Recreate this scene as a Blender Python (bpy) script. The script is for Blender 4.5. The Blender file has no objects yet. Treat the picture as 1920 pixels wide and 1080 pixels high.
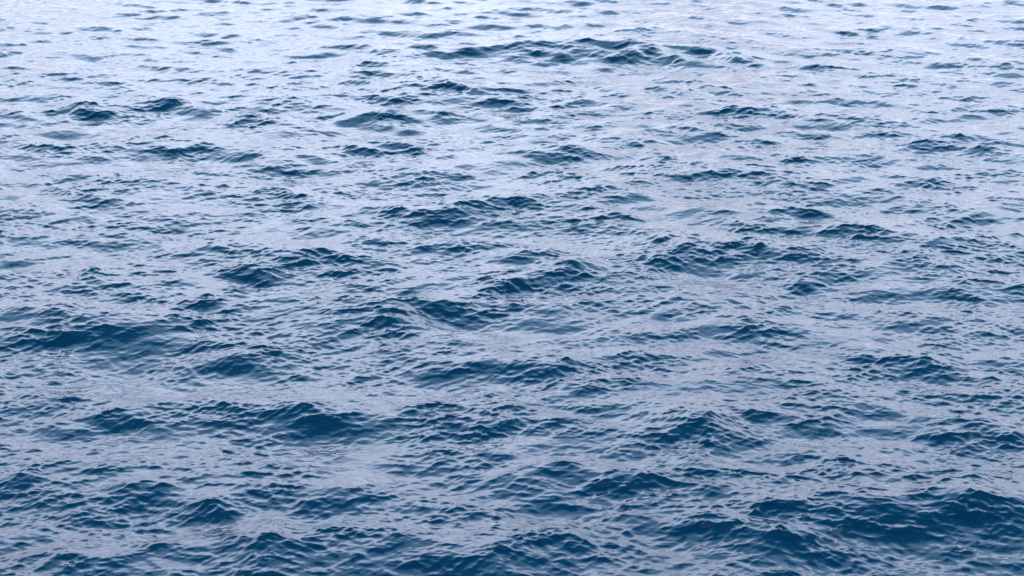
import bpy, math
import numpy as np

sc = bpy.context.scene

# ------------------------------------------------------------------ camera
CAM_H = 7.2            # eye height above the mean sea level (m)
HFOV = 33.0            # degrees
PITCH = 17.6           # degrees below the horizon
cam_d = bpy.data.cameras.new('camera')
cam = bpy.data.objects.new('camera', cam_d)
sc.collection.objects.link(cam)
cam_d.sensor_width = 36.0
cam_d.lens = 18.0 / math.tan(math.radians(HFOV / 2))
cam_d.clip_start = 0.1
cam_d.clip_end = 20000
cam.location = (0, 0, CAM_H)
cam.rotation_euler = (math.radians(90 - PITCH), 0, 0)
sc.camera = cam
LAM = 0.42

# ------------------------------------------------------------------ sky and exposure
RIDGE = 0.35           # ridge height against its apparent height
SUN_EL, SUN_AZ = 25.0, 200.0      # veiled sun, behind the viewer
w = bpy.data.worlds.new('World')
sc.world = w
w.use_nodes = True
nt = w.node_tree
nt.nodes.clear()
N = nt.nodes.new
def link(a, b): nt.links.new(a, b)
out = N('ShaderNodeOutputWorld')
sky = N('ShaderNodeTexSky')
sky.sky_type = 'NISHITA'
sky.sun_disc = False
sky.sun_elevation = math.radians(SUN_EL)
sky.sun_rotation = math.radians(SUN_AZ)
sky.air_density = 1.0
sky.dust_density = 0.0
bg_sky = N('ShaderNodeBackground'); bg_sky.inputs['Strength'].default_value = 0.08
link(sky.outputs[0], bg_sky.inputs['Color'])
# overcast deck: bright low on the horizon, greyer higher up, broken by darker cloud bellies
tc = N('ShaderNodeTexCoord')
sep = N('ShaderNodeSeparateXYZ'); link(tc.outputs['Generated'], sep.inputs[0])
asin = N('ShaderNodeMath'); asin.operation = 'ARCSINE'; link(sep.outputs['Z'], asin.inputs[0])
deg = N('ShaderNodeMath'); deg.operation = 'MULTIPLY'; link(asin.outputs[0], deg.inputs[0]); deg.inputs[1].default_value = 2 / math.pi
nz = N('ShaderNodeTexNoise'); nz.inputs['Scale'].default_value = 3.2; nz.inputs['Detail'].default_value = 8
mp = N('ShaderNodeMapping'); mp.inputs['Scale'].default_value = (1, 1, 2.6)
link(tc.outputs['Generated'], mp.inputs[0]); link(mp.outputs[0], nz.inputs['Vector'])
nb = N('ShaderNodeMath'); nb.operation = 'MULTIPLY_ADD'; link(nz.outputs[0], nb.inputs[0])
nb.inputs[1].default_value = 0.34; nb.inputs[2].default_value = -0.17
ad = N('ShaderNodeMath'); ad.operation = 'ADD'; link(deg.outputs[0], ad.inputs[0]); link(nb.outputs[0], ad.inputs[1])
# unseen darker cloud, added behind the viewer to dim reflections in steep faces
back = N('ShaderNodeMath'); back.operation = 'MULTIPLY'; back.use_clamp = True
link(sep.outputs['Y'], back.inputs[0]); back.inputs[1].default_value = -0.9
ad2 = N('ShaderNodeMath'); ad2.operation = 'ADD'; link(ad.outputs[0], ad2.inputs[0]); link(back.outputs[0], ad2.inputs[1])
nf = N('ShaderNodeTexNoise'); nf.inputs['Scale'].default_value = 11.0; nf.inputs['Detail'].default_value = 4
link(tc.outputs['Generated'], nf.inputs['Vector'])
nfs = N('ShaderNodeMath'); nfs.operation = 'MULTIPLY_ADD'; link(nf.outputs[0], nfs.inputs[0])
nfs.inputs[1].default_value = 0.30; nfs.inputs[2].default_value = -0.15
ad3 = N('ShaderNodeMath'); ad3.operation = 'ADD'; link(ad2.outputs[0], ad3.inputs[0]); link(nfs.outputs[0], ad3.inputs[1])
ramp = N('ShaderNodeValToRGB')
link(ad3.outputs[0], ramp.inputs[0])
cr = ramp.color_ramp
SKY_STOPS = [(0.00, (0.88, 0.95, 1.18)), (0.07, (0.76, 0.81, 0.96)), (0.12, (0.75, 0.77, 0.89)), (0.19, (1.26, 1.40, 1.72)), (0.27, (1.60, 1.86, 2.38)),
             (0.325, (1.0, 1.32, 1.85)), (0.38, (0.60, 0.98, 1.36)), (0.57, (0.34, 0.70, 1.02)), (0.585, (0.03, 0.24, 0.36)), (1.0, (0.01, 0.12, 0.25))]
while len(cr.elements) < len(SKY_STOPS): cr.elements.new(0.5)
for e, (p, c) in zip(cr.elements, SKY_STOPS):
    e.position = p; e.color = (*c, 1)
bg_cl = N('ShaderNodeBackground'); bg_cl.inputs['Strength'].default_value = 1.0
link(ramp.outputs[0], bg_cl.inputs['Color'])
mx = N('ShaderNodeMixShader'); mx.inputs[0].default_value = 0.9995
link(bg_sky.outputs[0], mx.inputs[1]); link(bg_cl.outputs[0], mx.inputs[2]); link(mx.outputs[0], out.inputs[0])

sd = bpy.data.lights.new('sun', 'SUN'); sd.energy = 0.5; sd.angle = math.radians(90); sd.color = (.62, .82, 1)
so = bpy.data.objects.new('sun', sd); sc.collection.objects.link(so)
so.rotation_euler = (math.radians(90 - SUN_EL), 0, math.radians(180 - SUN_AZ))      # azimuth from +Y clockwise, as in the sky

sc.view_settings.view_transform = 'Standard'
sc.view_settings.look = 'None'
sc.view_settings.gamma = 1
sc.view_settings.exposure = 1.1

# ------------------------------------------------------------------ the sea surface
rng = np.random.default_rng(11)

TRAINS = ((-33, 0.9), (-7, 0.6), (28, 0.9))           # wave trains crossing at shallow angles

def spectrum(L, n, lo, hi, peak, slope, wind_deg, spread, cross=0.12, seed=0, trains=TRAINS):
    """random directional sea on an n x n periodic tile of L metres: complex spectrum of heights"""
    r = np.random.default_rng(seed)
    k = np.fft.fftfreq(n, L / n) * 2 * np.pi
    KX, KY = np.meshgrid(k, k)                    # rows: y
    K = np.hypot(KX, KY); K[0, 0] = 1
    lam = 2 * np.pi / K
    S = K ** (-slope) * np.exp(-1.0 * (K * peak / (2 * np.pi)) ** -2.0)
    S *= 1 / (1 + (lam / hi) ** 8) / (1 + (lo / lam) ** 8)
    wd = math.radians(wind_deg)
    D = 0
    for off, wt in trains:
        a_ = wd + math.radians(off)
        D = D + wt * np.abs((KX * math.cos(a_) + KY * math.sin(a_)) / K) ** spread
    S *= D + cross
    S[0, 0] = 0
    ph = r.normal(size=(n, n)) + 1j * r.normal(size=(n, n))
    return ph * np.sqrt(S), KX, KY, K

def field(A, KX, KY, K, rms, slope_rms=None):
    h = np.fft.ifft2(A).real
    if slope_rms is not None:
        hx = np.fft.ifft2(1j * KX * np.fft.fft2(h)).real; hy = np.fft.ifft2(1j * KY * np.fft.fft2(h)).real
        s = slope_rms / math.sqrt((hx ** 2 + hy ** 2).mean())
    else:
        s = rms / h.std()
    return h * s

def chop(h, KX, KY, K):
    H = np.fft.fft2(h)
    dx = np.fft.ifft2(1j * KX / K * H).real
    dy = np.fft.ifft2(1j * KY / K * H).real
    return dx, dy

def sample(F, L, x, y):
    """bilinear look-up of periodic tiles"""
    n = F[0].shape[0]
    u = (x / L * n) % n; v = (y / L * n) % n
    i = np.floor(u).astype(np.int64); j = np.floor(v).astype(np.int64)
    fu = (u - i).astype(np.float32); fv = (v - j).astype(np.float32)
    i %= n; j %= n; i1 = (i + 1) % n; j1 = (j + 1) % n
    res = []
    for f in F:
        res.append((f[j, i] * (1 - fu) + f[j, i1] * fu) * (1 - fv) + (f[j1, i] * (1 - fu) + f[j1, i1] * fu) * fv)
    return res

# swell and wind waves
L1, n1 = 110.0, 2048
A, KX, KY, K = spectrum(L1, n1, 0.5, 8.0, 2.6, 4.0, 92, 20.0, 0.03, seed=5)
h1 = field(A, KX, KY, K, None, 0.128)

# the crests that stand out: x0, y0, x1, y1 (the highest point), x2, y2 of the crest line as seen
# from the deck, and how tall the steep face under it looks; each becomes a real ridge on the water
CRESTS = '''
890 98 935 87 1010 92 18;1010 95 1100 83 1160 95 20;1120 95 1200 91 1300 112 29;1290 106 1360 104 1450 124 16
620 120 700 115 780 122 12;620 143 700 140 780 150 14;780 165 850 162 895 180 20;700 215 740 207 790 220 20
790 215 830 208 850 215 15;860 200 930 188 980 200 18;415 180 500 170 600 182 20;450 220 490 215 560 225 20
90 210 150 203 210 212 30;0 200 30 200 70 203 8;280 200 340 198 400 215 22;470 275 530 268 570 277 16
640 280 680 277 710 285 18;710 272 750 265 790 280 28;270 285 310 275 340 290 25;370 0 440 0 460 8 8
1410 0 1450 0 1490 5 6;1650 0 1690 0 1710 3 5;1420 65 1432 61 1450 68 10;1690 68 1740 65 1765 70 8
1850 95 1880 92 1900 98 10;1870 128 1895 125 1930 128 12;1785 138 1810 135 1840 140 10;1340 212 1400 205 1530 217 18
1515 253 1540 246 1560 255 18;1620 250 1680 247 1720 255 20;1780 262 1805 258 1825 272 14;1480 300 1500 295 1530 305 10
1200 290 1240 288 1290 300 20;1350 330 1400 320 1470 330 20;1720 340 1750 336 1800 342 12;1460 355 1540 347 1570 352 14
990 325 1050 318 1110 330 20;1110 325 1140 320 1165 327 10;470 315 520 308 570 320 18;400 353 440 345 480 353 14
490 360 520 353 560 370 20;560 400 600 395 635 415 28;300 350 350 345 400 350 10;1280 235 1320 230 1360 236 10
810 410 860 396 930 392 25;930 388 980 376 1040 380 20;1060 390 1100 386 1140 390 16;1110 405 1160 400 1220 405 16
170 475 190 469 205 472 8;330 475 370 468 420 475 20;470 490 540 482 620 490 20;620 488 680 487 730 497 12
0 508 60 504 130 510 12;430 510 490 498 550 515 30;140 522 170 515 210 530 30;860 495 920 487 960 492 16
960 480 1010 473 1050 488 22;1140 470 1160 461 1190 478 22;1210 460 1250 450 1290 465 28;1170 492 1220 485 1280 495 20
1400 480 1430 474 1470 488 22;1560 440 1620 432 1680 445 18;1680 485 1720 480 1780 495 25;870 540 940 525 1010 520 35
1010 520 1070 503 1120 505 30;1490 535 1520 532 1560 545 20;1750 548 1800 540 1860 555 22;1310 545 1340 540 1380 548 14
0 600 50 587 90 582 18;60 592 120 587 165 605 30;350 575 385 568 410 576 22;400 578 425 573 465 590 18
560 595 610 583 680 573 20;700 605 730 600 790 612 40;680 566 720 562 760 568 14;310 628 335 622 360 628 12
1560 655 1620 665 1690 680 14;1690 680 1740 676 1800 690 18;1160 665 1210 658 1260 668 16;1050 690 1090 683 1120 690 14
840 690 870 686 920 690 12;530 665 570 655 600 660 14;1810 715 1860 712 1920 730 25;1560 600 1610 596 1660 606 22
630 808 650 797 680 805 22;850 805 930 797 1000 803 20;1000 800 1050 790 1100 797 14;1230 800 1290 788 1380 812 38
1500 805 1560 793 1600 808 25;1720 815 1770 808 1820 825 25;230 785 290 767 340 775 20;380 775 430 770 480 780 16
510 780 560 765 620 785 28;1310 850 1335 828 1400 850 30;1090 905 1190 888 1270 872 35;1270 862 1310 856 1380 882 38
560 895 590 885 640 890 18;0 910 40 907 90 915 22;40 938 110 925 150 925 22;340 962 400 925 480 952 50
1580 895 1620 903 1670 932 28;1360 945 1420 935 1500 952 42;1740 948 1830 932 1930 945 40;1600 950 1660 940 1710 950 40
850 1012 930 996 1000 1012 45;1010 1008 1050 1000 1120 1022 28;430 1055 490 1032 540 1062 48;60 1078 110 1058 160 1078 28
1280 988 1340 975 1400 990 35;200 1018 280 1010 360 1018 18;260 990 310 972 350 968 15;830 980 845 970 865 980 15
1850 818 1895 811 1930 818 20;1530 985 1600 978 1660 990 30;1420 1010 1470 1000 1530 1012 24;960 900 1010 890 1060 900 16
'''

def on_water(x, y, z):
    """where the sight line through photo point (x, y) meets height z"""
    f = 960 / math.tan(math.radians(HFOV / 2)); p = math.radians(PITCH)
    a, b = (x - 960) / f, (540 - y) / f
    dy, dz = math.cos(p) + b * math.sin(p), -math.sin(p) + b * math.cos(p)
    t = (CAM_H - z) / -dz
    return a * t, dy * t

hr = np.zeros((n1, n1)); rough = np.zeros((n1, n1))
cell = L1 / n1
wob = field(*spectrum(L1, n1, 0.8, 5, 3, 3.0, 20, 0.0, 1.0, seed=3), 0.10)      # keeps the ridges from being smooth
wob2 = field(*spectrum(L1, n1, 0.8, 6, 3, 3.0, 20, 0.0, 1.0, seed=4), 1.0)
for e in CRESTS.replace('\n', ';').split(';'):
    if not e.strip(): continue
    x0, y0, x1, y1, x2, y2, t = map(float, e.split())
    _, yy = on_water(x1, y1, 0)
    A = RIDGE * t * math.hypot(yy, CAM_H) / (960 / math.tan(math.radians(HFOV / 2)))
    P0, P1, P2 = on_water(x0, y0, 0), on_water(x1, y1, A), on_water(x2, y2, 0)
    half = max((P2[0] - P0[0]) / 2 * 1.25, 0.5 * A)
    cx = (P0[0] + P2[0]) / 2
    wf, wb = 3.1 * A, 7.0 * A
    xs = np.arange(int((cx - 2.1 * half) / cell), int((cx + 2.1 * half) / cell) + 1)
    ys = np.arange(int((min(P0[1], P1[1], P2[1]) - 3 * wf - 1.5) / cell), int((max(P0[1], P1[1], P2[1]) + 3 * wb + 1.5) / cell) + 1)
    gx, gy = np.meshgrid(xs * cell, ys * cell)
    ii = np.ix_(ys % n1, xs % n1)
    # crest line through the three points
    s = (gx - P1[0])
    left = (P0[1] - P1[1]) / (P0[0] - P1[0] - 1e-6); right = (P2[1] - P1[1]) / (P2[0] - P1[0] + 1e-6)
    sm = 0.5 + 0.5 * np.tanh(s / (0.3 * half))
    v = gy - (P1[1] + s * np.clip(left * (1 - sm) + right * sm, -1.2, 1.2)) + wob[ii] * min(1.3, 9 * A)
    env = np.exp(-np.abs((gx - (0.5 * cx + 0.5 * P1[0])) / (0.8 * half)) ** 2.0) * np.clip(1 + 0.28 * wob2[ii], 0.3, 1.6)
    prof = np.where(v > 0, np.exp(-(v / wb) ** 2), np.exp(-(v / wf) ** 2))
    hr[ii] = np.maximum(hr[ii], A * env * prof) + 0.25 * np.minimum(hr[ii], A * env * prof)
    rough[ii] = np.maximum(rough[ii], env * np.exp(-((v + 0.7 * wf) / (1.8 * wf)) ** 2))
# broad faces of the swell: x, y of the middle, half width, half height as seen, tilt towards the deck
FACES = '''
1230 930 200 45 .12;1740 985 220 55 .16;180 960 260 45 .12;960 1050 170 40 .13;480 1060 120 30 .10;700 640 160 60 .09
110 640 170 45 .10;1000 525 150 30 .10;1350 480 140 25 .07;1650 520 260 60 .06;1250 830 200 30 .07;1650 680 200 30 .06
560 500 180 30 .07;850 810 160 20 .07;1100 103 230 20 .11;1290 112 150 18 .08;780 200 200 45 .06;160 220 160 22 .07;700 285 130 14 .06
1400 430 130 20 .05;950 400 180 22 .07;1600 870 180 40 .06;1450 1040 200 40 .08;60 1040 120 30 .07;330 640 120 50 .07
700 745 330 25 -.09;260 735 170 20 -.08;1250 745 130 18 -.08;1600 845 160 14 -.08;120 260 200 20 -.05;700 80 160 20 -.05
350 850 160 25 -.06;620 870 120 14 -.07;1000 280 200 25 -.05;1700 200 200 20 -.04;420 990 130 12 -.08;830 560 200 16 -.06
1150 650 180 12 -.05;480 540 260 14 -.06;900 450 200 12 -.06;1300 1070 120 10 -.06;480 130 160 16 -.05;1450 960 100 10 -.05
'''
for e in FACES.replace('\n', ';').split(';'):
    if not e.strip(): continue
    x, y, hw, hh, tilt = map(float, e.split())
    P, T, B, R = on_water(x, y, 0), on_water(x, y - hh, 0), on_water(x, y + hh, 0), on_water(x + hw, y, 0)
    wy, wx = max((T[1] - B[1]) / 2, 0.55), R[0] - P[0]
    xs = np.arange(int((P[0] - 2.4 * wx) / cell), int((P[0] + 2.4 * wx) / cell) + 1)
    ys = np.arange(int((P[1] - 3.2 * wy) / cell), int((P[1] + 3.2 * wy) / cell) + 1)
    gx, gy = np.meshgrid(xs * cell, ys * cell)
    ii = np.ix_(ys % n1, xs % n1)
    v = gy - P[1] + wob[ii] * 2 * min(1, 0.6 * wy); s = gx - P[0]
    g = np.exp(-(np.abs(s) / wx) ** 2.5 - (v / (1.1 * wy)) ** 2)
    hr[ii] += 1.65 * tilt * v * g
    rough[ii] += 3.5 * tilt * g
soft = np.exp(-0.5 * (K * 0.085) ** 2)
hr = np.fft.ifft2(np.fft.fft2(hr) * soft).real
rough = np.fft.ifft2(np.fft.fft2(rough) * soft).real
h1 = h1 + hr - hr.mean()
d1x, d1y = chop(h1, KX, KY, K)
# short chop
L2, n2 = 19.3, 2048
A, KX2, KY2, K2 = spectrum(L2, n2, 0.055, 0.8, 0.55, 3.9, 90, 26.0, 0.02, seed=9)
h2 = field(A, KX2, KY2, K2, None, 0.18)
h2 = h2 + 0.2 * (h2 ** 2 / h2.std() - h2.std())
h2 = 4.5 * h2.std() * np.tanh(h2 / (4.5 * h2.std()))      # pinched crests, flat troughs

def levels(h):
    """the short chop at three finenesses: what a patch of mesh can carry without jagging"""
    H = np.fft.fft2(h); res = []
    for lo in (0.0, 0.07, 0.13):
        g = np.fft.ifft2(H / (1 + (K2 * lo / (2 * np.pi)) ** 6)).real
        res += [g, *chop(g, KX2, KY2, K2)]
    return res
T2 = levels(h2)
# thin long-crested ripples that lace over everything
L3, n3 = 8.3, 1024
A, KX3, KY3, K3 = spectrum(L3, n3, 0.09, 0.42, 0.35, 3.4, 90, 60.0, 0.01, seed=21, trains=((-41, 1.0), (-12, 0.6), (19, 0.7), (44, 0.8)))
h3 = field(A, KX3, KY3, K3, None, 0.120)
h3 = 2.2 * h3.std() * np.tanh(h3 / (2.2 * h3.std()))          # no lone spikes
T3 = [h3, *chop(h3, KX3, KY3, K3)]

# vertex rows: fine in front of the viewer, coarser behind and towards the horizon
f_px = 512 / math.tan(math.radians(HFOV / 2))
rows = list(np.arange(-60, 11, 0.5))
D = 11.0
while D < 9000:
    st = (D * D + CAM_H ** 2) / (CAM_H * f_px)
    st *= 0.33 if 12.5 < D < 62 else 1.2
    if D > 300: st = max(st, D * 0.03)
    D += st
    rows.append(D)
rows = np.array(rows)
ud = np.linspace(-1.15, 1.15, 1950)
um = 1.15 + np.cumsum(np.linspace(0.0013, 0.005, 260))
ud = np.concatenate([-um[::-1], ud, um])
uo = ud[-1] + np.cumsum(np.geomspace(0.006, 0.9, 70))
u = np.concatenate([-uo[::-1], ud, uo])
wid = np.maximum(rows, 12.5) * math.tan(math.radians(HFOV / 2)) * 1.03
X = (u[None, :] * wid[:, None]); Y = np.repeat(rows[:, None], len(u), 1)
dist = np.hypot(X, Y)
fade1 = 1 / (1 + (dist / 260) ** 4)
fade2 = 1 / (1 + (dist / 75) ** 4)
fade2 *= np.clip(1 - (np.abs(u[None, :]) - 1.7) / 0.8, 0.0, 1)      # the coarse flanks carry only the larger waves
a = sample([h1, d1x, d1y, rough, wob2], L1, X, Y)
# short chop gathers on the larger crests
mod = np.clip((0.74 + 0.12 * a[0] / h1.std() + 0.45 * a[3]) * (1 + 0.25 * a[4]), 0.3, 1.25)
mod *= 1 - 0.22 * np.clip((dist - 22) / 28, 0, 1)       # the far water lies in a lull
b = sample(T2, L2, X * 0.966 + Y * 0.259 + 3.1, Y * 0.966 - X * 0.259 + 7.7)
q1 = np.clip((dist - 20) / 14, 0, 1); q2 = np.clip((dist - 36) / 16, 0, 1)
b = [(b[i] * (1 - q1) + b[i + 3] * q1) * (1 - q2) + b[i + 6] * q2 for i in range(3)]
c = sample(T3, L3, X * 0.985 - Y * 0.174, Y * 0.985 + X * 0.174)
calm = np.clip(0.9 + 0.35 * a[4], 0.4, 1.3) * np.clip(1.3 - dist / 90, 0.2, 1) * fade2
Z = a[0] * fade1 + b[0] * fade2 * mod + c[0] * calm

bx = b[1] * 0.966 - b[2] * 0.259; by = b[2] * 0.966 + b[1] * 0.259
X2 = X + LAM * a[1] * fade1 + 0.85 * bx * fade2 * mod + 0.7 * calm * (c[1] * 0.985 + c[2] * 0.174)
Y2 = Y + LAM * a[2] * fade1 + 0.85 * by * fade2 * mod + 0.7 * calm * (c[2] * 0.985 - c[1] * 0.174)
Z -= dist ** 2 / (2 * 6.371e6)
nr, ncol = X.shape
co = np.stack([X2, Y2, Z], -1).astype(np.float32).reshape(-1, 3)
idx = np.arange(nr * ncol, dtype=np.int32).reshape(nr, ncol)
q = np.stack([idx[:-1, :-1], idx[:-1, 1:], idx[1:, 1:], idx[1:, :-1]], -1).reshape(-1, 4)
me = bpy.data.meshes.new('sea')
me.vertices.add(len(co)); me.vertices.foreach_set('co', co.ravel())
me.loops.add(q.size); me.loops.foreach_set('vertex_index', q.ravel())
me.polygons.add(len(q))
me.polygons.foreach_set('loop_start', np.arange(0, q.size, 4, dtype=np.int32))
me.polygons.foreach_set('loop_total', np.full(len(q), 4, dtype=np.int32))
me.polygons.foreach_set('use_smooth', np.ones(len(q), dtype=bool))
me.update(calc_edges=True)
print('verts', len(co), 'rows', nr)
sea = bpy.data.objects.new('sea', me)
sc.collection.objects.link(sea)
sea['kind'] = 'structure'
sea['label'] = 'deep blue open sea with wind chop reflecting a pale overcast sky'

m = bpy.data.materials.new('sea_water'); m.use_nodes = True
nt = m.node_tree; nt.nodes.clear()
N = nt.nodes.new
out = N('ShaderNodeOutputMaterial')
p = N('ShaderNodeBsdfPrincipled')
p.inputs['Base Color'].default_value = (0.0016, 0.034, 0.073, 1)
p.inputs['Roughness'].default_value = 0.06
p.inputs['IOR'].default_value = 1.34
geo = N('ShaderNodeNewGeometry')
mp = N('ShaderNodeMapping'); mp.inputs['Scale'].default_value = (1.0, 2.2, 1.0)
link(geo.outputs['Position'], mp.inputs[0])
n1_ = N('ShaderNodeTexNoise'); n1_.inputs['Scale'].default_value = 6.0; n1_.inputs['Detail'].default_value = 2.5
n1_.inputs['Roughness'].default_value = 0.55
link(mp.outputs[0], n1_.inputs['Vector'])
bp = N('ShaderNodeBump'); bp.inputs['Strength'].default_value = 1.0; bp.inputs['Distance'].default_value = 0.003
link(n1_.outputs[0], bp.inputs['Height']); link(bp.outputs[0], p.inputs['Normal'])
link(p.outputs[0], out.inputs[0])
me.materials.append(m)
